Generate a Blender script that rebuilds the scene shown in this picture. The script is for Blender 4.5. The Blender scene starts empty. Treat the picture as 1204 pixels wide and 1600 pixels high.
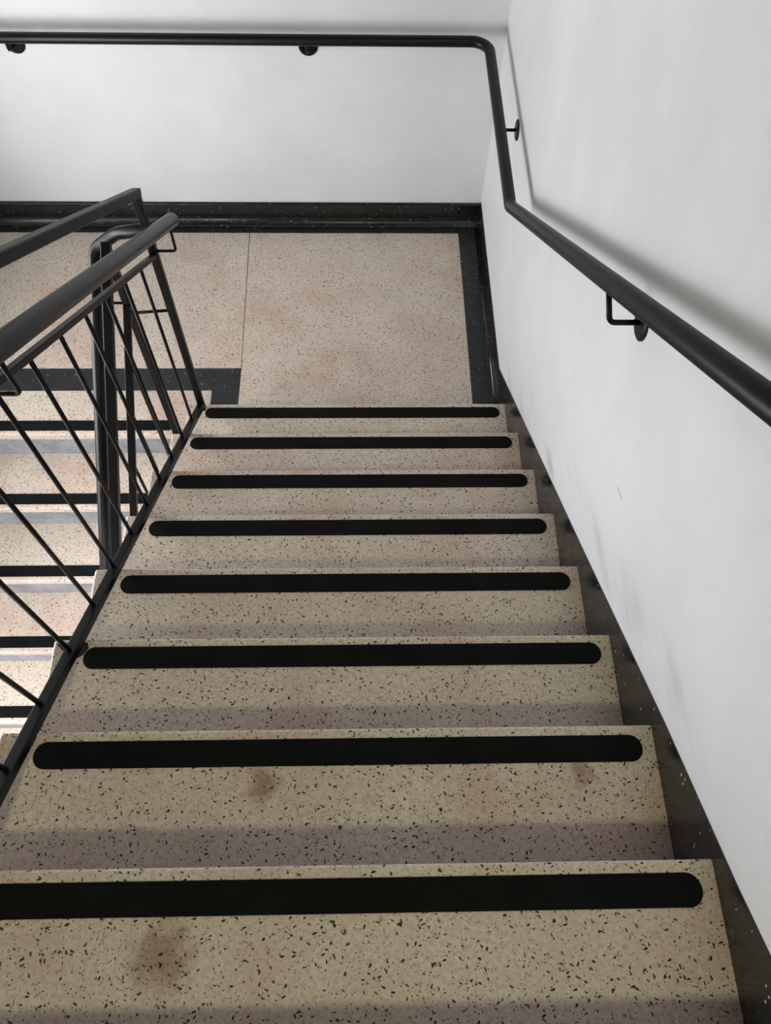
import bpy, bmesh, math, random
from mathutils import Vector, Matrix

random.seed(7)
S = bpy.context.scene
COL = S.collection

# ------------------------------------------------------------------ camera
cd = bpy.data.cameras.new('camera')
cam = bpy.data.objects.new('camera', cd)
COL.objects.link(cam)
cr = Vector((0.999705, -0.016267, 0.018013))
cf = Vector((0.023588, 0.476422, -0.878900))
cu = cr.cross(cf)
m = Matrix(((cr.x, cu.x, -cf.x), (cr.y, cu.y, -cf.y), (cr.z, cu.z, -cf.z))).to_4x4()
m.translation = Vector((-0.59013, -0.10821, 1.46660))
cam.matrix_world = m
cd.sensor_fit = 'VERTICAL'
cd.sensor_height = 24.0
cd.lens = 24.0 * 1231.6 / 1600.0
cd.clip_start = 0.02
S.camera = cam

# ------------------------------------------------------------------ world, lamps, exposure
S.view_settings.view_transform = 'Standard'
S.view_settings.look = 'None'
S.view_settings.gamma = 1.0
S.view_settings.use_curve_mapping = False
S.view_settings.exposure = 0.10

w = bpy.data.worlds.new('world')
S.world = w
w.use_nodes = True
bg = w.node_tree.nodes['Background']
bg.inputs[0].default_value = (0.80, 0.88, 1.0, 1)
bg.inputs[1].default_value = 1.0


def area(name, loc, aim, sx, sy, power, color, shape='RECTANGLE', spread=180):
    l = bpy.data.lights.new(name, 'AREA')
    l.shape = shape
    l.size = sx
    l.size_y = sy
    l.energy = power
    l.color = color
    l.spread = math.radians(spread)
    o = bpy.data.objects.new(name, l)
    COL.objects.link(o)
    o.location = loc
    d = Vector(aim) - Vector(loc)
    o.rotation_euler = d.to_track_quat('-Z', 'Y').to_euler()
    return o


# daylight through the window beside the half landing
area('window_light', (-3.60, 1.28, -0.50), (0, 1.28, -0.50), 3.5, 1.7, 235, (0.96, 0.975, 1.0))
# daylight through the glazed front of the lower floor
area('lower_front_light', (-1.6, -3.42, -1.15), (-1.6, 0, -1.35), 2.2, 1.7, 50, (0.95, 0.97, 1.0))
# added lamp that brightens the lower flight, no such source known
area('lower_fill_light', (-2.05, -0.78, 0.085), (-2.05, -0.78, -2), 1.1, 0.16, 85, (0.96, 0.97, 1.0), 'RECTANGLE', 130)
# ceiling lamp over the upper landing
area('ceiling_lamp_light', (-0.80, -1.45, 3.02), (-0.80, -1.45, 0), 0.30, 0.30, 25, (1.0, 0.97, 0.62), 'DISK')
# added fill light, set at an unseen upper floor window
area('upper_fill_light', (-1.4, -3.42, 1.75), (-1.4, 0, 1.0), 2.2, 1.2, 2, (0.96, 0.97, 1.0))

# ------------------------------------------------------------------ constants
T = 0.27
R = 0.180116
ZL = -8 * R                    # half landing level
YL = 1.8636                    # nosing of the half landing over the lower flight
DY = [0.0043, 0.0064, -0.0015, -0.0045, -0.0093, -0.0048, 0.0041, 0.0052]
XL = -1.3435                   # left end of the upper treads
XR2 = -1.368                   # right end of the lower treads
XW = -2.79                     # left wall
YB = 3.20                      # back wall
ZU = 2 * R                     # upper floor
ZD = -16 * R                   # lower floor
ZC = 3.10                      # ceiling
D1, D2 = 0.0207, 0.0745        # non-slip strip, distance from the nosing


# ------------------------------------------------------------------ node helpers
def new_mat(name):
    mt = bpy.data.materials.new(name)
    mt.use_nodes = True
    nt = mt.node_tree
    return mt, nt, nt.nodes['Principled BSDF']


class N:
    def __init__(self, nt):
        self.nt = nt

    def node(self, t, **kw):
        n = self.nt.nodes.new(t)
        for k, v in kw.items():
            setattr(n, k, v)
        return n

    def put(self, sock, v):
        if hasattr(v, 'is_output'):
            self.nt.links.new(v, sock)
        else:
            sock.default_value = v

    def math(self, op, a, b=0.0, c=None, clamp=False):
        n = self.node('ShaderNodeMath', operation=op, use_clamp=clamp)
        self.put(n.inputs[0], a)
        self.put(n.inputs[1], b)
        if c is not None:
            self.put(n.inputs[2], c)
        return n.outputs[0]

    def vmath(self, op, a, b=None):
        n = self.node('ShaderNodeVectorMath', operation=op)
        self.put(n.inputs[0], a)
        if b is not None:
            self.put(n.inputs[1], b)
        return n.outputs[0]

    def pos(self):
        return self.node('ShaderNodeNewGeometry').outputs['Position']

    def noise(self, vec, scale, detail=2.0, rough=0.5):
        n = self.node('ShaderNodeTexNoise')
        self.put(n.inputs['Vector'], vec)
        n.inputs['Scale'].default_value = scale
        n.inputs['Detail'].default_value = detail
        n.inputs['Roughness'].default_value = rough
        return n.outputs['Fac'], n.outputs['Color']

    def smooth(self, v, a, b, lo=0.0, hi=1.0):
        n = self.node('ShaderNodeMapRange', interpolation_type='SMOOTHSTEP')
        self.put(n.inputs['Value'], v)
        n.inputs['From Min'].default_value = a
        n.inputs['From Max'].default_value = b
        n.inputs['To Min'].default_value = lo
        n.inputs['To Max'].default_value = hi
        return n.outputs['Result']

    def mix(self, fac, a, b):
        n = self.node('ShaderNodeMix', data_type='RGBA')
        self.put(n.inputs[0], fac)
        self.put(n.inputs[6], a)
        self.put(n.inputs[7], b)
        return n.outputs[2]

    def chips(self, vec, scale, rot, stretch, size, keep, seed):
        """mask of small irregular stone chips: one per Voronoi cell that is kept"""
        mp = self.node('ShaderNodeMapping')
        self.put(mp.inputs['Vector'], vec)
        mp.inputs['Location'].default_value = seed
        mp.inputs['Rotation'].default_value = rot
        mp.vector_type = 'TEXTURE'
        mp.inputs['Scale'].default_value = tuple(1.0 / q for q in stretch)
        v = self.node('ShaderNodeTexVoronoi', feature='F1')
        self.put(v.inputs['Vector'], mp.outputs[0])
        v.inputs['Scale'].default_value = scale
        v.inputs['Randomness'].default_value = 1.0
        sep = self.node('ShaderNodeSeparateColor')
        self.put(sep.inputs[0], v.outputs['Color'])
        rad = self.math('MULTIPLY_ADD', sep.outputs[1], size * 0.75, size * 0.35)
        inside = self.math('SUBTRACT', rad, v.outputs['Distance'])
        msk = self.smooth(inside, 0.0, size * 0.22)
        kept = self.math('GREATER_THAN', sep.outputs[0], 1.0 - keep)
        return self.math('MULTIPLY', msk, kept), sep.outputs[2]


def rgb(r, g, b):
    def f(c):
        c = c / 255.0
        return c / 12.92 if c <= 0.04045 else ((c + 0.055) / 1.055) ** 2.4
    return (f(r), f(g), f(b), 1)


# ------------------------------------------------------------------ materials
def mat_terrazzo():
    mt, nt, b = new_mat('beige_terrazzo')
    n = N(nt)
    p = n.pos()
    _, wc = n.noise(p, 260, 2)
    wv = n.vmath('SCALE', n.vmath('SUBTRACT', wc, (0.5, 0.5, 0.5)))
    wv.node.inputs['Scale'].default_value = 0.0035
    q = n.vmath('ADD', p, wv)
    f1, _ = n.noise(p, 5.0, 4, 0.6)
    f2, _ = n.noise(p, 120, 3, 0.6)
    base = n.mix(n.smooth(f1, 0.3, 0.7), rgb(211, 196, 181), rgb(222, 208, 194))
    base = n.mix(n.smooth(f2, 0.35, 0.68), base, rgb(195, 180, 164))
    lf, _ = n.noise(p, 210, 1)
    base = n.mix(n.smooth(lf, 0.62, 0.74, 0, 0.45), base, rgb(230, 221, 209))
    # reddish foot-wear stains
    r1, _ = n.noise(p, 3.1, 3, 0.6)
    base = n.mix(n.smooth(r1, 0.44, 0.72, 0, 0.45), base, rgb(190, 150, 136))
    # two brown spots trodden into the top treads
    for c, r in (((-0.925, -0.125, 0.0), 0.075), ((-0.80, 0.165, -0.18), 0.045), ((-0.16, 0.18, -0.18), 0.035)):
        dn_ = n.node('ShaderNodeVectorMath', operation='DISTANCE')
        nt.links.new(p, dn_.inputs[0])
        dn_.inputs[1].default_value = c
        nf, _ = n.noise(p, 38, 3, 0.6)
        dd = n.math('ADD', dn_.outputs['Value'], n.math('MULTIPLY_ADD', nf, 0.07, -0.035))
        base = n.mix(n.smooth(dd, r * 0.2, r, 0.62, 0.0), base, rgb(122, 84, 62))
    # brown-grey small chips, then the black ones lying every way
    for (sc, rot, st, sz, kp, sd, col, amt) in (
            (210, (0.3, 0.2, 0.5), (1, 0.7, 1), 0.36, 0.36, (0.1, 0.4, 0.2), rgb(128, 108, 92), 0.7),
            (150, (0.15, 0.1, 0.3), (1, 0.45, 0.8), 0.30, 0.33, (3.1, 1.4, 7.2), rgb(42, 36, 31), 0.95),
            (156, (0.1, -0.15, 1.1), (1, 0.42, 0.8), 0.30, 0.33, (8.3, 5.4, 2.2), rgb(38, 33, 29), 0.95),
            (148, (-0.1, 0.12, 1.9), (1, 0.45, 0.8), 0.30, 0.33, (1.7, 9.4, 4.2), rgb(32, 28, 26), 1.0),
            (128, (0.12, 0.1, 2.7), (1, 0.55, 0.8), 0.29, 0.18, (4.7, 3.4, 8.2), rgb(32, 28, 26), 1.0),
            (250, (0.5, 0.1, 0.2), (1, 0.8, 0.8), 0.34, 0.40, (5.7, 2.4, 6.2), rgb(56, 47, 40), 0.9)):
        msk, _ = n.chips(q, sc, rot, st, sz, kp, sd)
        base = n.mix(n.math('MULTIPLY', msk, amt), base, col)
    nt.links.new(base, b.inputs['Base Color'])
    b.inputs['Roughness'].default_value = 0.48
    b.inputs['Specular IOR Level'].default_value = 0.35
    bp = n.node('ShaderNodeBump')
    bp.inputs['Strength'].default_value = 0.08
    bp.inputs['Distance'].default_value = 0.002
    nt.links.new(f2, bp.inputs['Height'])
    nt.links.new(bp.outputs[0], b.inputs['Normal'])
    return mt


def mat_dark_terrazzo(name, c1, c2, rough):
    mt, nt, b = new_mat(name)
    n = N(nt)
    p = n.pos()
    f1, _ = n.noise(p, 14, 4, 0.6)
    base = n.mix(n.smooth(f1, 0.3, 0.7), c1, c2)
    for (sc, sz, kp, sd, col) in ((120, 0.25, 0.12, (2.1, 0.4, 0.2), rgb(186, 188, 190)),
                                  (170, 0.30, 0.20, (7.1, 3.4, 1.2), tuple(min(1.0, x * 2.6) for x in c2[:3]) + (1,))):
        msk, _ = n.chips(p, sc, (0.4, 0.2, 0.5), (1, 0.7, 0.8), sz, kp, sd)
        base = n.mix(msk, base, col)
    nt.links.new(base, b.inputs['Base Color'])
    f2, _ = n.noise(p, 30, 3)
    nt.links.new(n.smooth(f2, 0.2, 0.8, rough - 0.08, rough + 0.12), b.inputs['Roughness'])
    return mt


def mat_wall():
    mt, nt, b = new_mat('white_wall_paint')
    n = N(nt)
    p = n.pos()
    f1, _ = n.noise(p, 2.2, 4, 0.6)
    base = n.mix(n.smooth(f1, 0.3, 0.7), rgb(216, 217, 219), rgb(225, 226, 227))
    sep = n.node('ShaderNodeSeparateXYZ')
    nt.links.new(p, sep.inputs[0])
    X, Y, Z = sep.outputs
    # scuffs a hand's breadth above the raking skirting
    h = n.math('ADD', n.math('MULTIPLY_ADD', Y, R / T, -0.07), Z)
    mp = n.node('ShaderNodeMapping')
    nt.links.new(p, mp.inputs[0])
    mp.inputs['Rotation'].default_value = (math.radians(34), 0, 0)
    mp.inputs['Scale'].default_value = (1, 1.8, 7)
    s1, _ = n.noise(mp.outputs[0], 1.3, 2, 0.5)
    band = n.math('MULTIPLY', n.smooth(h, 0.0, 0.05), n.smooth(h, 0.05, 0.24, 1.0, 0.0))
    onr = n.math('MULTIPLY', n.math('GREATER_THAN', X, -0.02), n.smooth(Y, 2.1, 2.3, 1, 0))
    sm = n.math('MULTIPLY', n.math('MULTIPLY', band, n.smooth(s1, 0.46, 0.70)), onr)
    base = n.mix(n.math('MULTIPLY', sm, 0.45), base, rgb(140, 136, 130))
    # one short scratch
    dy = n.math('SUBTRACT', Y, 0.8047)
    dz = n.math('SUBTRACT', Z, -0.129)
    a = n.math('ADD', n.math('MULTIPLY', dy, 0.245), n.math('MULTIPLY', dz, 0.97))
    c = n.math('SUBTRACT', n.math('MULTIPLY', dz, 0.245), n.math('MULTIPLY', dy, 0.97))
    e = n.math('ADD', n.math('POWER', n.math('MULTIPLY', a, 330.0), 2.0), n.math('POWER', n.math('MULTIPLY', c, 38.0), 2.0))
    scr = n.math('MULTIPLY', n.smooth(e, 0.3, 1.0, 1, 0), n.math('GREATER_THAN', X, -0.02))
    base = n.mix(n.math('MULTIPLY', scr, 0.7), base, rgb(120, 122, 126))
    nt.links.new(base, b.inputs['Base Color'])
    b.inputs['Roughness'].default_value = 0.55
    b.inputs['Specular IOR Level'].default_value = 0.3
    f3, _ = n.noise(p, 40, 4, 0.6)
    bp = n.node('ShaderNodeBump')
    bp.inputs['Strength'].default_value = 0.06
    bp.inputs['Distance'].default_value = 0.004
    nt.links.new(f3, bp.inputs['Height'])
    nt.links.new(bp.outputs[0], b.inputs['Normal'])
    return mt


def mat_metal(name, c, rough, spec=0.5):
    mt, nt, b = new_mat(name)
    n = N(nt)
    p = n.pos()
    f1, _ = n.noise(p, 55, 4, 0.6)
    base = n.mix(f1, c, tuple(x * 1.35 for x in c[:3]) + (1,))
    nt.links.new(base, b.inputs['Base Color'])
    f2, _ = n.noise(p, 220, 2)
    nt.links.new(n.smooth(f2, 0.2, 0.8, rough - 0.06, rough + 0.08), b.inputs['Roughness'])
    b.inputs['Specular IOR Level'].default_value = spec
    bp = n.node('ShaderNodeBump')
    bp.inputs['Strength'].default_value = 0.05
    bp.inputs['Distance'].default_value = 0.001
    nt.links.new(f2, bp.inputs['Height'])
    nt.links.new(bp.outputs[0], b.inputs['Normal'])
    return mt


def mat_strip():
    mt, nt, b = new_mat('black_nonslip_strip')
    n = N(nt)
    p = n.pos()
    f1, _ = n.noise(p, 900, 2)
    f2, _ = n.noise(p, 9, 3)
    base = n.mix(n.smooth(f2, 0.35, 0.75), rgb(6, 7, 7), rgb(14, 15, 15))
    nt.links.new(base, b.inputs['Base Color'])
    b.inputs['Roughness'].default_value = 0.75
    b.inputs['Specular IOR Level'].default_value = 0.15
    bp = n.node('ShaderNodeBump')
    bp.inputs['Strength'].default_value = 0.25
    bp.inputs['Distance'].default_value = 0.0006
    nt.links.new(f1, bp.inputs['Height'])
    nt.links.new(bp.outputs[0], b.inputs['Normal'])
    return mt


def mat_plain(name, c, rough=0.6, emit=0.0):
    mt, nt, b = new_mat(name)
    n = N(nt)
    f, _ = n.noise(n.pos(), 60, 2)
    base = n.mix(n.math('MULTIPLY', f, 0.15), c, tuple(x * 0.8 for x in c[:3]) + (1,))
    nt.links.new(base, b.inputs['Base Color'])
    b.inputs['Roughness'].default_value = rough
    if emit:
        b.inputs['Emission Color'].default_value = c
        b.inputs['Emission Strength'].default_value = emit
    return mt


def mat_glass():
    mt = bpy.data.materials.new('window_glass')
    mt.use_nodes = True
    nt = mt.node_tree
    nt.nodes.remove(nt.nodes['Principled BSDF'])
    n = N(nt)
    t = n.node('ShaderNodeBsdfTransparent')
    g = n.node('ShaderNodeBsdfGlossy')
    g.inputs['Roughness'].default_value = 0.02
    mx = n.node('ShaderNodeMixShader')
    mx.inputs[0].default_value = 0.05
    nt.links.new(t.outputs[0], mx.inputs[1])
    nt.links.new(g.outputs[0], mx.inputs[2])
    nt.links.new(mx.outputs[0], nt.nodes['Material Output'].inputs[0])
    return mt


GLASS = mat_glass()
TERR = mat_terrazzo()
DARK = mat_dark_terrazzo('black_terrazzo', rgb(24, 26, 27), rgb(34, 36, 38), 0.42)
RISE = mat_dark_terrazzo('grey_terrazzo', rgb(122, 125, 130), rgb(148, 150, 155), 0.5)
SKIRT = mat_dark_terrazzo('black_skirting_terrazzo', rgb(22, 23, 24), rgb(29, 30, 31), 0.20)
WALL = mat_wall()
METAL = mat_metal('black_painted_steel', rgb(7, 7, 8), 0.42, 0.18)
PIPE = mat_metal('black_painted_pipe', rgb(8, 8, 9), 0.38, 0.26)
STRIP = mat_strip()
WHITE = mat_plain('white_window_frame', rgb(225, 226, 226), 0.4)
CEIL = mat_plain('ceiling_paint', rgb(128, 128, 126), 0.7)  # unseen ceiling, darkened to cut bounce light
GREYW = mat_plain('bounce_cut_grey', rgb(112, 112, 112), 0.7)  # unseen front wall, darkened to weaken the bounced fill
DIFF = mat_plain('lamp_glass', rgb(255, 244, 226), 0.4, 1.5)
SMEAR = mat_plain('black_paint_smear', rgb(26, 27, 26), 0.6)
FLECK = mat_plain('white_paint_fleck', rgb(232, 230, 226), 0.7)


# ------------------------------------------------------------------ mesh helpers
def link(name, bm, mat, parent=None, smooth=False, local=None):
    me = bpy.data.meshes.new(name)
    bmesh.ops.recalc_face_normals(bm, faces=bm.faces[:])
    if local is not None:
        bmesh.ops.translate(bm, verts=bm.verts[:], vec=-Vector(local))
    bm.to_mesh(me)
    bm.free()
    me.materials.append(mat)
    if smooth:
        for f in me.polygons:
            f.use_smooth = True
    o = bpy.data.objects.new(name, me)
    COL.objects.link(o)
    if parent is not None:
        o.parent = parent
        off = Vector((0, 0, 0))
        q = parent
        while q is not None:
            off += Vector(q.location)
            q = q.parent
        bm2 = Matrix.Translation(-off)
        me.transform(bm2)
    elif local is not None:
        o.location = local
    return o


def box(bm, x0, x1, y0, y1, z0, z1):
    vs = [bm.verts.new(v) for v in ((x0, y0, z0), (x1, y0, z0), (x1, y1, z0), (x0, y1, z0),
                                    (x0, y0, z1), (x1, y0, z1), (x1, y1, z1), (x0, y1, z1))]
    for f in ((0, 3, 2, 1), (4, 5, 6, 7), (0, 1, 5, 4), (1, 2, 6, 5), (2, 3, 7, 6), (3, 0, 4, 7)):
        bm.faces.new([vs[i] for i in f])
    return vs


def prism(bm, pts, axis, a, b):
    """extrude a polygon; axis 0: pts are (y,z), 1: pts are (x,z), 2: pts are (x,y)"""
    def v(p, t):
        return {0: (t, p[0], p[1]), 1: (p[0], t, p[1]), 2: (p[0], p[1], t)}[axis]
    A = [bm.verts.new(v(p, a)) for p in pts]
    B = [bm.verts.new(v(p, b)) for p in pts]
    bm.faces.new(A)
    bm.faces.new(B[::-1])
    k = len(pts)
    for i in range(k):
        bm.faces.new((A[i], A[(i + 1) % k], B[(i + 1) % k], B[i]))


def arc_corner(p0, p1, p2, r, seg=8):
    """replace the corner p1 by an arc of radius r"""
    p0, p1, p2 = Vector(p0), Vector(p1), Vector(p2)
    a = (p0 - p1).normalized()
    c = (p2 - p1).normalized()
    ang = a.angle(c)
    d = r / math.tan(ang / 2)
    bis = (a + c).normalized()
    cen = p1 + bis * (r / math.sin(ang / 2))
    s = p1 + a * d - cen
    e = p1 + c * d - cen
    sn, en = s.normalized(), e.normalized()
    return [cen + sn.slerp(en, i / seg) * r for i in range(seg + 1)]


def rounded(pts, r, seg=8):
    rs = r if isinstance(r, (list, tuple)) else [r] * (len(pts) - 2)
    out = [Vector(pts[0])]
    for i in range(1, len(pts) - 1):
        out += arc_corner(pts[i - 1], pts[i], pts[i + 1], rs[i - 1], seg)
    out.append(Vector(pts[-1]))
    return out


def sweep(bm, pts, prof, up=(0, 0, 1), dome=0.0):
    """sweep a closed profile (list of (side, up)) along a polyline; dome rounds the ends"""
    pts = [Vector(p) for p in pts]
    up = Vector(up)
    rings = []
    n = len(pts)
    tans = []
    for i in range(n):
        t = Vector((0, 0, 0))
        if i > 0:
            t += (pts[i] - pts[i - 1]).normalized()
        if i < n - 1:
            t += (pts[i + 1] - pts[i]).normalized()
        tans.append(t.normalized())
    side = tans[0].cross(up)
    if side.length < 1e-4:
        side = tans[0].cross(Vector((0, 1, 0)))
    side.normalize()
    frames = []
    for i in range(n):
        if i > 0:
            q = tans[i - 1].rotation_difference(tans[i])
            side = q @ side
        u = side.cross(tans[i]).normalized()
        k = 1.0
        sc = 1.0
        if 0 < i < n - 1:
            a = (pts[i] - pts[i - 1]).normalized()
            sc = 1.0 / max(0.5, a.dot(tans[i]))
        frames.append((pts[i], side.copy(), u, tans[i], 1.0))
    seq = []
    if dome > 0:
        p, s, u, t, k = frames[0]
        for j in range(4, 0, -1):
            a = j / 5 * math.pi / 2
            seq.append((p - t * dome * math.sin(a), s, u, t, math.cos(a)))
    seq += frames
    if dome > 0:
        p, s, u, t, k = frames[-1]
        for j in range(1, 5):
            a = j / 5 * math.pi / 2
            seq.append((p + t * dome * math.sin(a), s, u, t, math.cos(a)))
    for p, s, u, t, k in seq:
        rings.append([bm.verts.new(p + (s * a + u * b) * k) for a, b in prof])
    m_ = len(prof)
    for i in range(len(rings) - 1):
        for j in range(m_):
            bm.faces.new((rings[i][j], rings[i][(j + 1) % m_], rings[i + 1][(j + 1) % m_], rings[i + 1][j]))
    bm.faces.new(rings[0][::-1])
    bm.faces.new(rings[-1])


def circ(r, k=20):
    return [(r * math.cos(2 * math.pi * i / k), r * math.sin(2 * math.pi * i / k)) for i in range(k)]


def rect(w, h, c=0.0025):
    w /= 2
    h /= 2
    return [(-w + c, -h), (w - c, -h), (w, -h + c), (w, h - c), (w - c, h), (-w + c, h), (-w, h - c), (-w, -h + c)]


def empty(name, loc, label, cat, group=None):
    o = bpy.data.objects.new(name, None)
    COL.objects.link(o)
    o.location = loc
    o.empty_display_size = 0.1
    o['label'] = label
    o['category'] = cat
    if group:
        o['group'] = group
    return o


def struct(name, bm, mat, smooth=False, label=None, cat=None):
    o = link(name, bm, mat, None, smooth)
    o['kind'] = 'structure'
    o['label'] = label
    o['category'] = cat
    return o


# ------------------------------------------------------------------ room shell
XWR = 0.003
bm = bmesh.new()
box(bm, XWR, XWR + 0.15, -3.65, YB + 0.15, ZD - 0.1, ZC + 0.1)
struct('wall_right', bm, WALL, label='white painted wall on the right with grey scuffs above the raking black skirting', cat='wall')
bm = bmesh.new()
box(bm, XW - 0.15, XWR, YB, YB + 0.15, ZD - 0.1, ZC + 0.1)
struct('wall_back', bm, WALL, label='white painted wall behind the half landing', cat='wall')

WY0, WY1, WZ0, WZ1 = 0.32, 2.42, -0.95, 0.05      # window beside the landing
bm = bmesh.new()
box(bm, XW - 0.15, XW, -3.65, WY0, ZD - 0.1, ZC + 0.1)
box(bm, XW - 0.15, XW, WY1, YB, ZD - 0.1, ZC + 0.1)
box(bm, XW - 0.15, XW, WY0, WY1, ZD - 0.1, WZ0)
box(bm, XW - 0.15, XW, WY0, WY1, WZ1, ZC + 0.1)
struct('wall_left', bm, WALL, label='white painted wall on the far left beside the lower flight', cat='wall')
bm = bmesh.new()
fr = 0.045
for (y0, y1, z0, z1) in ((WY0, WY1, WZ0, WZ0 + fr), (WY0, WY1, WZ1 - fr, WZ1), (WY0, WY0 + fr, WZ0 + fr, WZ1 - fr),
                         (WY1 - fr, WY1, WZ0 + fr, WZ1 - fr)):
    box(bm, XW - 0.07, XW - 0.02, y0, y1, z0, z1)
w1 = struct('window_1', bm, WHITE, label='white framed window in the left wall beside the landing', cat='window')
bm = bmesh.new()
box(bm, XW - 0.048, XW - 0.042, WY0 + fr, WY1 - fr, WZ0 + fr, WZ1 - fr)
link('pane', bm, GLASS, w1)

# rear wall: glazed front on the lower floor, upper window added for fill light
RY = -3.50
bm = bmesh.new()
LX0, LX1, LZ0, LZ1 = -2.70, -0.5, -2.00, -0.30
UX0, UX1, UZ0, UZ1 = -2.5, -0.3, 1.15, 2.35
box(bm, XW, LX0, RY - 0.15, RY, ZD - 0.1, ZC + 0.1)
box(bm, LX1, XWR, RY - 0.15, RY, ZD - 0.1, UZ0)
box(bm, LX0, LX1, RY - 0.15, RY, ZD - 0.1, LZ0)
box(bm, LX0, LX1, RY - 0.15, RY, LZ1, UZ0)
box(bm, UX1, XWR, RY - 0.15, RY, UZ0, ZC + 0.1)
box(bm, LX0, UX0, RY - 0.15, RY, UZ0, ZC + 0.1)
box(bm, UX0, UX1, RY - 0.15, RY, UZ1, ZC + 0.1)
struct('wall_front', bm, GREYW, label='wall behind the viewer with two windows, greyed to cut bounce light', cat='wall')
for i, (x0, x1, z0, z1) in enumerate(((LX0, LX1, LZ0, LZ1), (UX0, UX1, UZ0, UZ1))):
    bm = bmesh.new()
    for (a0, a1, b0, b1) in ((x0, x1, z0, z0 + fr), (x0, x1, z1 - fr, z1), (x0, x0 + fr, z0 + fr, z1 - fr),
                             (x1 - fr, x1, z0 + fr, z1 - fr), ((x0 + x1) / 2 - 0.02, (x0 + x1) / 2 + 0.02, z0 + fr, z1 - fr)):
        box(bm, a0, a1, RY - 0.06, RY - 0.01, b0, b1)
    struct('window_%d' % (i + 2), bm, WHITE,
           label='white framed window behind the viewer, %s floor' % ('lower', 'added for fill light, upper')[i], cat='window')  # the upper window is added for fill
bm = bmesh.new()
box(bm, XW - 0.15, XWR + 0.15, RY - 0.15, YB + 0.15, ZC, ZC + 0.1)
struct('ceiling', bm, CEIL, label='ceiling over the stairwell, greyed to cut bounce light', cat='ceiling')

# upper and lower floors
bm = bmesh.new()
box(bm, XW, 0, RY, -2 * T - 0.006, ZU - 0.22, ZU)
struct('floor_upper', bm, TERR, label='beige terrazzo floor at the head of the stairs', cat='floor')
bm = bmesh.new()
box(bm, XW, XWR, RY, YB, ZD - 0.1, ZD)
struct('floor_lower', bm, TERR, label='beige terrazzo floor at the foot of the lower flight', cat='floor')

# half landing
JX = -1.170
bm = bmesh.new()
box(bm, XW, XWR, 1.90, YB, ZL - 0.16, ZL - 0.012)
fl = struct('floor', bm, WALL, label='half landing floor of beige terrazzo panels framed by black terrazzo bands', cat='floor')
fl['label'] = 'half landing floor of beige terrazzo panels framed by black terrazzo bands'


def slab(name, pts, mat, parent, z0=ZL - 0.012, z1=ZL):
    b_ = bmesh.new()
    prism(b_, pts, 2, z0, z1)
    return link(name, b_, mat, parent)


RX = -0.1076
BY = 3.114
slab('terrazzo_panel', [(JX + 0.002, 1.885), (RX, 1.885), (RX, BY), (JX - 0.0155, BY), (JX + 0.0025, 2.230)], TERR, fl)
slab('terrazzo_panel', [(XW + 0.11, 2.232), (JX, 2.232), (JX - 0.019, BY), (XW + 0.11, BY)], TERR, fl)
ob = slab('border_band', [(XW, 2.108), (-1.290, 2.103), (-1.290, 1.885), (JX, 1.885), (JX, 2.229), (XW, 2.229)], DARK, fl)
ob['label'] = 'black terrazzo band along the head of the lower flight'
ob = slab('border_band', [(RX, 1.885), (XWR, 1.885), (XWR, YB), (XW, YB), (XW, BY), (RX, BY)], DARK, fl)
ob['label'] = 'black terrazzo band along the walls'
slab('border_band', [(XW, 2.232), (XW + 0.11, 2.232), (XW + 0.11, BY), (XW, BY)], DARK, fl)
# bed of the thin dark joint between the panels
slab('joint_filler', [(JX - 0.021, 2.229), (JX + 0.003, 2.229), (JX - 0.014, BY), (JX - 0.021, BY)], STRIP, fl, ZL - 0.012, ZL - 0.002)

# coved skirting on the back wall
SKH = 0.1225


def cove(r, th, hgt, k=10):
    pts = [(0.0, 0.0), (0.0, hgt), (th * 0.5, hgt + 0.0015), (th - 0.002, hgt - 0.002), (th, hgt - 0.006)]
    for i in range(k + 1):
        a = i / k * math.pi / 2
        pts.append((th + r - r * math.cos(a), r - r * math.sin(a) + 0.0008))
    pts.append((th + r + 0.004, 0.0))
    return pts


bm = bmesh.new()
prism(bm, [(YB - d, ZL + z) for d, z in cove(0.040, 0.014, SKH)], 0, XW, XWR)
struct('baseboard_back', bm, SKIRT, label='black terrazzo coved skirting along the back wall of the landing', cat='skirting')

bm = bmesh.new()
prism(bm, [(XW + d, ZL + z) for d, z in cove(0.040, 0.014, SKH)], 1, 1.90, YB - 0.056)
struct('baseboard_left', bm, SKIRT, label='black terrazzo coved skirting along the left wall of the landing', cat='skirting')

# raking skirting on the right wall, with the level piece on the landing
top = [(YB - 0.004, -1.312), (2.116, -1.302), (0.819, -0.471), (0.261, -0.107), (-0.038, 0.073), (-0.56, 0.420)]
bot = [(-0.56, -0.05), (2.0, ZL - 0.14), (YB - 0.004, ZL - 0.14)]
bm = bmesh.new()
prism(bm, top + bot, 0, 0.0, 0.012)
br = struct('baseboard_right', bm, SKIRT, label='black terrazzo skirting raking down the right wall and along the landing', cat='skirting')
bm = bmesh.new()
prism(bm, [(-d, ZL + z) for d, z in ((0, 0), (0, 0.03), (0.0015, 0.02), (0.004, 0.012), (0.008, 0.0054), (0.013, 0.0018), (0.019, 0.0005), (0.021, 0))],
      1, 1.90, YB - 0.05)
link('cove', bm, SKIRT, br, True)
bm = bmesh.new()
box(bm, XWR - 0.012, XWR - 0.0005, RY, -0.57, ZU, ZU + 0.11)
struct('trim_1', bm, SKIRT, label='black skirting along the right wall of the upper floor', cat='skirting')


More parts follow.
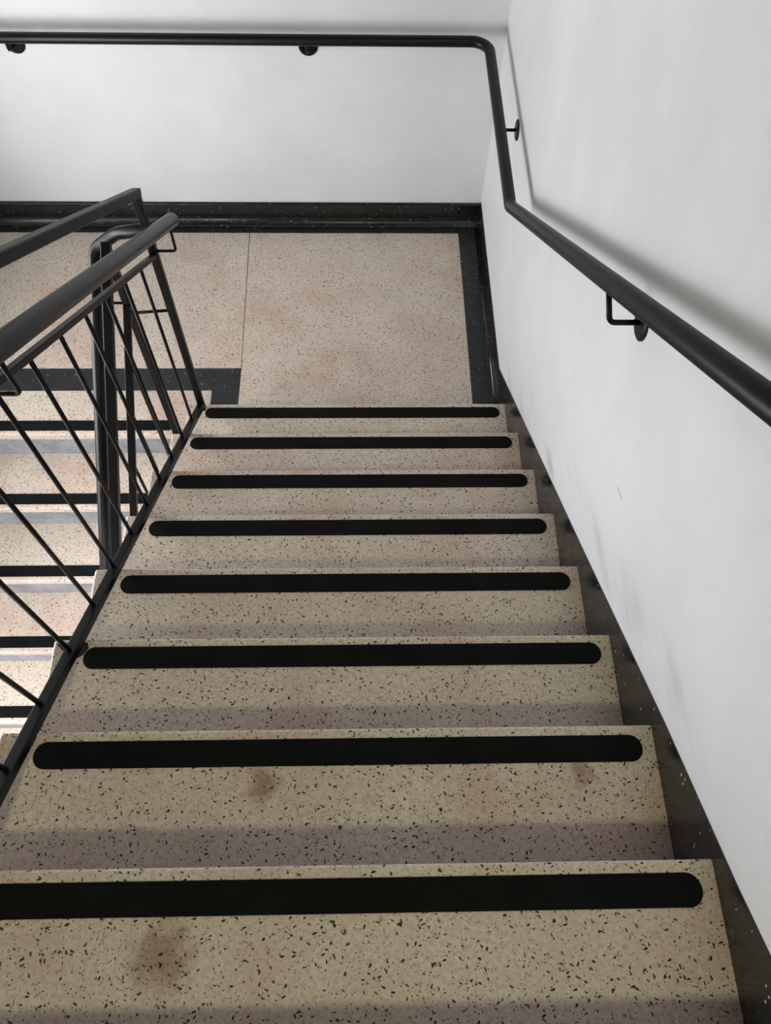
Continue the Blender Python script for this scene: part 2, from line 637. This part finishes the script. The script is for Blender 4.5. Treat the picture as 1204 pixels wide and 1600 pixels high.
# ------------------------------------------------------------------ stair flights
def tread_mesh(x0, x1, yn, yb, z, th, side, free):
    """slab with a rounded nose; side=+1: nose faces +Y (upper flight), -1: faces -Y; free: x of the open end"""
    b_ = bmesh.new()
    y0, y1 = min(yn, yb), max(yn, yb)
    box(b_, x0, x1, y0, y1, z - th, z)
    eds = []
    for e in b_.edges:
        a, c = e.verts
        if all(abs(v.co.y - yn) < 1e-5 for v in e.verts) and abs(a.co.z - c.co.z) < 1e-6:
            eds.append(e)
        elif all(abs(v.co.x - free) < 1e-5 for v in e.verts) and all(abs(v.co.z - z) < 1e-5 for v in e.verts):
            eds.append(e)
        elif all(abs(v.co.x - free) < 1e-5 and abs(v.co.y - yn) < 1e-5 for v in e.verts):
            eds.append(e)
    bmesh.ops.bevel(b_, geom=eds, offset=0.0075, segments=4, profile=0.5, affect='EDGES')
    return b_


def strip_mesh(x0, x1, ya, yb, z):
    """strip with rounded ends"""
    r = abs(yb - ya) / 2 * 0.96
    yc = (ya + yb) / 2
    h = abs(yb - ya) / 2
    pts = []
    for i in range(13):
        a = -math.pi / 2 + math.pi * i / 12
        pts.append((x1 - r + r * math.cos(a), yc + h * math.sin(a)))
    for i in range(13):
        a = math.pi / 2 + math.pi * i / 12
        pts.append((x0 + r + r * math.cos(a), yc + h * math.sin(a)))
    b_ = bmesh.new()
    prism(b_, pts, 2, z - 0.0005, z + 0.0016)
    return b_


OV = 0.018
TH = 0.041
up = empty('stair_flight', (-0.67, 1.87, ZL), 'upper terrazzo stair flight going down to the landing along the right wall', 'stairs')
for k in range(-2, 8):
    z = -k * R
    yn = k * T + (DY[k] if k >= 0 else 0.0)
    yprev = (k - 1) * T + (DY[k - 1] if k >= 1 else 0.0)
    yback = yprev - OV - 0.03
    t = link('tread', tread_mesh(XL, -0.0005, yn, yback, z, TH, 1, XL), TERR, up)
    link('nonslip_strip', strip_mesh(-1.2662, -0.0267, yn - D2, yn - D1, z), STRIP, t)
    zb = z - R
    b_ = bmesh.new()
    box(b_, XL + 0.006, -0.0005, yn - OV - 0.028, yn - OV, zb + 0.0002, z - TH)
    link('riser', b_, RISE, up)
    if k == 2:
        b_ = bmesh.new()
        q = [(-1.336, yn - 0.012), (-1.322, yn - 0.009), (-1.305, yn - 0.010), (-1.288, yn - 0.006), (-1.262, yn - 0.009),
             (-1.257, yn - 0.022), (-1.268, yn - 0.040), (-1.286, yn - 0.050), (-1.300, yn - 0.036), (-1.316, yn - 0.030), (-1.327, yn - 0.020)]
        prism(b_, q, 2, z - 0.0003, z + 0.0006)
        s_ = link('paint_smear', b_, SMEAR, t)
        s_['label'] = 'black paint smear where the bottom rail meets the nosing'
# sloping concrete body under the treads
b_ = bmesh.new()
y0, z0 = -2 * T - OV - 0.028, 2 * R - TH
pts = []
for k in range(-2, 8):
    yn = k * T + (DY[k] if k >= 0 else 0.0)
    pts += [(yn - OV - 0.027, -k * R - TH), (yn - OV - 0.027, -(k + 1) * R - TH)]
pts[-1] = (pts[-1][0], ZL - 0.15)
low = [(pts[-1][0] - 0.02, ZL - 0.16), (-2 * T - 0.30, 2 * R - 0.30), (-2 * T - 0.30, 2 * R - TH)]
prism(b_, pts + low, 0, XL + 0.012, -0.001)
link('soffit', b_, WALL, up)

dn = empty('stair_flight', (-2.08, YL, ZD), 'lower terrazzo stair flight beyond the railing, with bright nosings and grey risers', 'stairs')
for j in range(0, 8):
    z = ZL - j * R
    yn = YL - j * T
    yback = yn + T + OV + 0.03 if j else 2.1028
    b_ = tread_mesh(XW, XR2 if j else -1.2905, yn, yback, z, TH, -1, XR2 if j else -1.2905)
    t = link('tread', b_, TERR, dn)
    link('nonslip_strip', strip_mesh(XW + 0.03, -1.443, yn + D1, yn + D2, z), STRIP, t)
    b_ = bmesh.new()
    box(b_, XW, XR2 - 0.006, yn + OV, yn + OV + 0.028, z - R + 0.0002, z - TH)
    link('riser', b_, RISE, dn)
pts = []
for j in range(0, 8):
    yn = YL - j * T
    pts += [(yn + OV + 0.027, ZL - j * R - TH), (yn + OV + 0.027, ZL - (j + 1) * R - (TH if j < 7 else -0.0005))]
b_ = bmesh.new()
prism(b_, pts + [(pts[-1][0] + 0.3, ZD), (YL + 0.03 + OV, ZL - 0.30)], 0, XW, XR2 - 0.012)
link('soffit', b_, WALL, dn)
b_ = bmesh.new()
prism(b_, [(1.86, ZL + 0.07), (YL - 7 * T - 0.1, ZL + 0.07 - (1.96 - YL + 7 * T) * R / T), (YL - 7 * T - 0.1, ZD + 0.001), (YL - 7 * T, ZD + 0.001), (1.86, ZL - 0.3)],
      0, XW, XW + 0.010)
link('raking_skirting', b_, SKIRT, dn)

# little white fleck lying on the sixth tread
b_ = bmesh.new()
prism(b_, [(-0.660, 1.252), (-0.653, 1.250), (-0.650, 1.256), (-0.653, 1.261), (-0.659, 1.259)], 2, -5 * R - 0.0002, -5 * R + 0.0012)
fk = link('paint_fleck', b_, FLECK, None, False, (-0.655, 1.256, -5 * R))
fk['label'] = 'tiny white paint fleck lying on a tread near the black strip'
fk['category'] = 'fleck'

# ------------------------------------------------------------------ upper railing
XP = -1.280
YP = 1.872                    # lowest post
YTOP = -0.62


def line(a, b):
    """z as a function of y through two measured points"""
    s = (b[1] - a[1]) / (b[0] - a[0])
    return lambda y: a[1] + s * (y - a[0])


mid_z = line((1.8127, -0.3760), (0.8841, 0.2330))
top_z = line((1.855, -0.160), (1.035, 0.375))
bot_z = line((1.89, -1.247), (0.0, 0.010))
pip_z = line((1.8675, -0.276), (0.779, 0.4228))
XPI = -1.205

ra = empty('stair_railing', (XP, YP, -7 * R), 'black steel railing of thin balusters on the left edge of the upper flight', 'railing')


def bar(name, pts, prof, mat, parent, up_=(0, 0, 1), dome=0.0, smooth=False):
    b_ = bmesh.new()
    sweep(b_, pts, prof, up_, dome)
    o = link(name, b_, mat, parent, smooth)
    return o


bar('bottom_rail', [(XP, YP - 0.005, bot_z(YP - 0.005)), (XP, YTOP, bot_z(YTOP))], rect(0.026, 0.026), METAL, ra)
bar('mid_rail', [(XP, YP - 0.012, mid_z(YP - 0.012)), (XP, YTOP, mid_z(YTOP))], rect(0.020, 0.016), METAL, ra)
bar('top_rail', [(XP, YP + 0.014, top_z(YP + 0.014)), (XP, YTOP, top_z(YTOP))], rect(0.028, 0.028), METAL, ra)
bar('handrail', [(XPI, YP + 0.040, pip_z(YP + 0.040)), (XPI, YTOP, pip_z(YTOP))], circ(0.0228, 28), PIPE, ra, dome=0.012, smooth=True)
for y, foot in ((YP, -7 * R - 0.002), (-0.40, ZU - R)):
    bar('post', [(XP, y, foot), (XP, y, top_z(y) - 0.008)], rect(0.026, 0.026), METAL, ra, (0, 1, 0))
for i in range(1, 16):
    y = YP - 0.0075 - 0.1525 * i
    if abs(y + 0.40) < 0.05:
        continue
    bar('baluster', [(XP, y, bot_z(y) + 0.006), (XP, y, mid_z(y) - 0.004)], circ(0.0056, 12), METAL, ra, (0, 1, 0), smooth=True)


def rod_bracket(parent, x0, x1, y, zr, zp, r=0.0048):
    pts = rounded([(x0, y, zr), (x1, y, zr), (x1, y, zp)], 0.012, 6)
    bar('bracket', pts, circ(r, 10), METAL, parent, (0, 1, 0), smooth=True)


for y in (YP - 0.002, 0.757, -0.36):
    zr = mid_z(y) + (0.020 if y > 1.5 else 0.004)
    rod_bracket(ra, XP + 0.010, XPI, y, zr, pip_z(y) - 0.020)

# ------------------------------------------------------------------ lower railing
XQ = -1.426
XQI = -1.491
YQ = 1.868
lo = empty('stair_railing', (XQ, YQ, ZL), 'black steel railing of the lower flight, seen behind the balusters of the upper one', 'railing')
SL = R / T


def nz(y):
    return ZL + (y - YL) * SL


YE = YL - 7 * T + 0.02
bar('bottom_rail', [(XQ, YQ - 0.005, nz(YQ) + 0.012), (XQ, YE, nz(YE) + 0.012)], rect(0.026, 0.026), METAL, lo)
bar('mid_rail', [(XQ, YQ - 0.012, nz(YQ) + 0.805), (XQ, YE, nz(YE) + 0.805)], rect(0.026, 0.018), METAL, lo)
bar('top_rail', [(XQ, YQ + 0.012, nz(YQ) + 1.068), (XQ, YE, nz(YE) + 1.068)], rect(0.030, 0.030), METAL, lo)
for y, foot in ((YQ, ZL - 0.001), (YE + 0.015, ZD)):
    bar('post', [(XQ, y, foot), (XQ, y, nz(y) + 1.058)], rect(0.026, 0.026), METAL, lo, (0, 1, 0))
for i in range(1, 12):
    y = YQ - 0.008 - 0.1525 * i
    if y < YE + 0.05:
        break
    bar('baluster', [(XQ, y, nz(y) + 0.018), (XQ, y, nz(y) + 0.800)], circ(0.0056, 12), METAL, lo, (0, 1, 0), smooth=True)
for y in (YQ - 0.004, 0.76):
    rod_bracket(lo, XQ - 0.010, XQI, y, nz(y) + 0.815, nz(y) + 0.935)
# handrail: bends round the newel into the end of the upper railing
hz = lambda y: nz(y) + 0.957
path = rounded([(XQI, YE, hz(YE)), (XQI, 1.928, hz(1.928)), (-1.405, 1.932, -0.378), (XP - 0.008, YP + 0.012, -0.318)], [0.045, 0.10], 8)
bar('handrail', path, circ(0.0215, 24), PIPE, lo, dome=0.004, smooth=True)
bar('tie_rod', [(XQ + 0.010, YQ, -0.680), (XP - 0.010, YQ, -0.667)], circ(0.0055, 10), METAL, lo, smooth=True)

# ------------------------------------------------------------------ wall handrail
hr = empty('wall_handrail', (-0.080, 2.15, -0.45), 'black tubular handrail bracketed to the back wall and down the right wall', 'handrail')
O = 0.080
OE = 0.069
ZB = -0.447
rz = line((2.150, -0.449), (0.661, 0.544))
yk = 2.150
slp = lambda y: rz(y)
P = [(XW + 0.02, YB - O, ZB), (-O, YB - O, ZB), (-O, yk, -0.449), (-O, -1.0, slp(-1.0))]
bar('rail', rounded(P, [0.075, 0.05], 10), circ(0.0215, 28), PIPE, hr, dome=0.004, smooth=True)


def disc(bmh, c, axis, r, th):
    k = 28
    pts = []
    c = Vector(c)
    ax = Vector(axis)
    prof = [(0.0, r), (th * 0.6, r), (th, r * 0.86)]
    rings = []
    u = ax.cross(Vector((0, 0, 1))).normalized()
    v = ax.cross(u)
    for d, rr in prof:
        rings.append([bmh.verts.new(c + ax * d + u * (rr * math.cos(2 * math.pi * i / k)) + v * (rr * math.sin(2 * math.pi * i / k))) for i in range(k)])
    for a in range(len(rings) - 1):
        for i in range(k):
            bmh.faces.new((rings[a][i], rings[a][(i + 1) % k], rings[a + 1][(i + 1) % k], rings[a + 1][i]))
    bmh.faces.new(rings[0][::-1])
    bmh.faces.new(rings[-1])


def wall_bracket(plate, axis, elbow, tip, rad=0.040):
    b_ = bmesh.new()
    disc(b_, plate, axis, rad, 0.007)
    p = link('wall_plate', b_, METAL, hr)
    b2 = bmesh.new()
    sweep(b2, rounded([plate, elbow, tip], 0.014, 6), circ(0.0062, 12), (0.3, 0.9, 0.2))
    link('bracket_rod', b2, METAL, p, True)


for x in (-0.826, -2.045):
    wall_bracket((x, YB - 0.0005, -0.519), (0, -1, 0), (x, YB - O, -0.500), (x, YB - O, ZB - 0.012))
lz = ZB
wall_bracket((XWR - 0.0005, 2.642, -0.505), (-1, 0, 0), (-OE, 2.642, -0.505), (-O, 2.642, lz - 0.012), 0.038)
for y0_, z0_ in ((1.045, 0.185), (-0.10, 0.185 + 1.145 * SL)):
    e = (-OE, y0_, z0_)
    q = Vector((-O, y0_, z0_)) + Vector((0, 0.555, 0.832)) * 0.072
    wall_bracket((XWR - 0.0005, y0_, z0_), (-1, 0, 0), e, q, 0.040)

# ------------------------------------------------------------------ strip light added to brighten the lower flight (behind the viewer)
sl = empty('fill_strip_light', (-2.05, -0.78, ZU - 0.22), 'added strip light under the upper floor slab, brightening the lower flight', 'lamp')
b_ = bmesh.new()
box(b_, -2.65, -1.45, -0.88, -0.68, ZU - 0.22 - 0.035, ZU - 0.22)
link('lamp_body', b_, WHITE, sl)
b_ = bmesh.new()
sweep(b_, [(-2.62, -0.78, ZU - 0.262), (-1.48, -0.78, ZU - 0.262)], circ(0.014, 16))
link('tube', b_, DIFF, sl, True)

# ------------------------------------------------------------------ ceiling lamp (behind the viewer)
lp = empty('ceiling_lamp', (-0.80, -1.45, ZC), 'round ceiling lamp over the upper floor behind the viewer', 'lamp')
b_ = bmesh.new()
k = 32
rings = []
for d, rr in ((0.0, 0.19), (0.03, 0.19), (0.035, 0.18)):
    rings.append([b_.verts.new((-0.80 + rr * math.cos(2 * math.pi * i / k), -1.45 + rr * math.sin(2 * math.pi * i / k), ZC - d)) for i in range(k)])
for a in range(2):
    for i in range(k):
        b_.faces.new((rings[a][i], rings[a][(i + 1) % k], rings[a + 1][(i + 1) % k], rings[a + 1][i]))
b_.faces.new(rings[0])
b_.faces.new(rings[-1][::-1])
link('lamp_body', b_, WHITE, lp)
b_ = bmesh.new()
rings = []
for i2 in range(5):
    a2 = i2 / 5 * math.pi / 2
    rings.append([b_.verts.new((-0.80 + 0.165 * math.cos(a2) * math.cos(2 * math.pi * i / k), -1.45 + 0.165 * math.cos(a2) * math.sin(2 * math.pi * i / k),
                                ZC - 0.035 - 0.035 * math.sin(a2))) for i in range(k)])
for a in range(4):
    for i in range(k):
        b_.faces.new((rings[a][i], rings[a][(i + 1) % k], rings[a + 1][(i + 1) % k], rings[a + 1][i]))
b_.faces.new(rings[-1][::-1])
link('diffuser', b_, DIFF, lp, True)
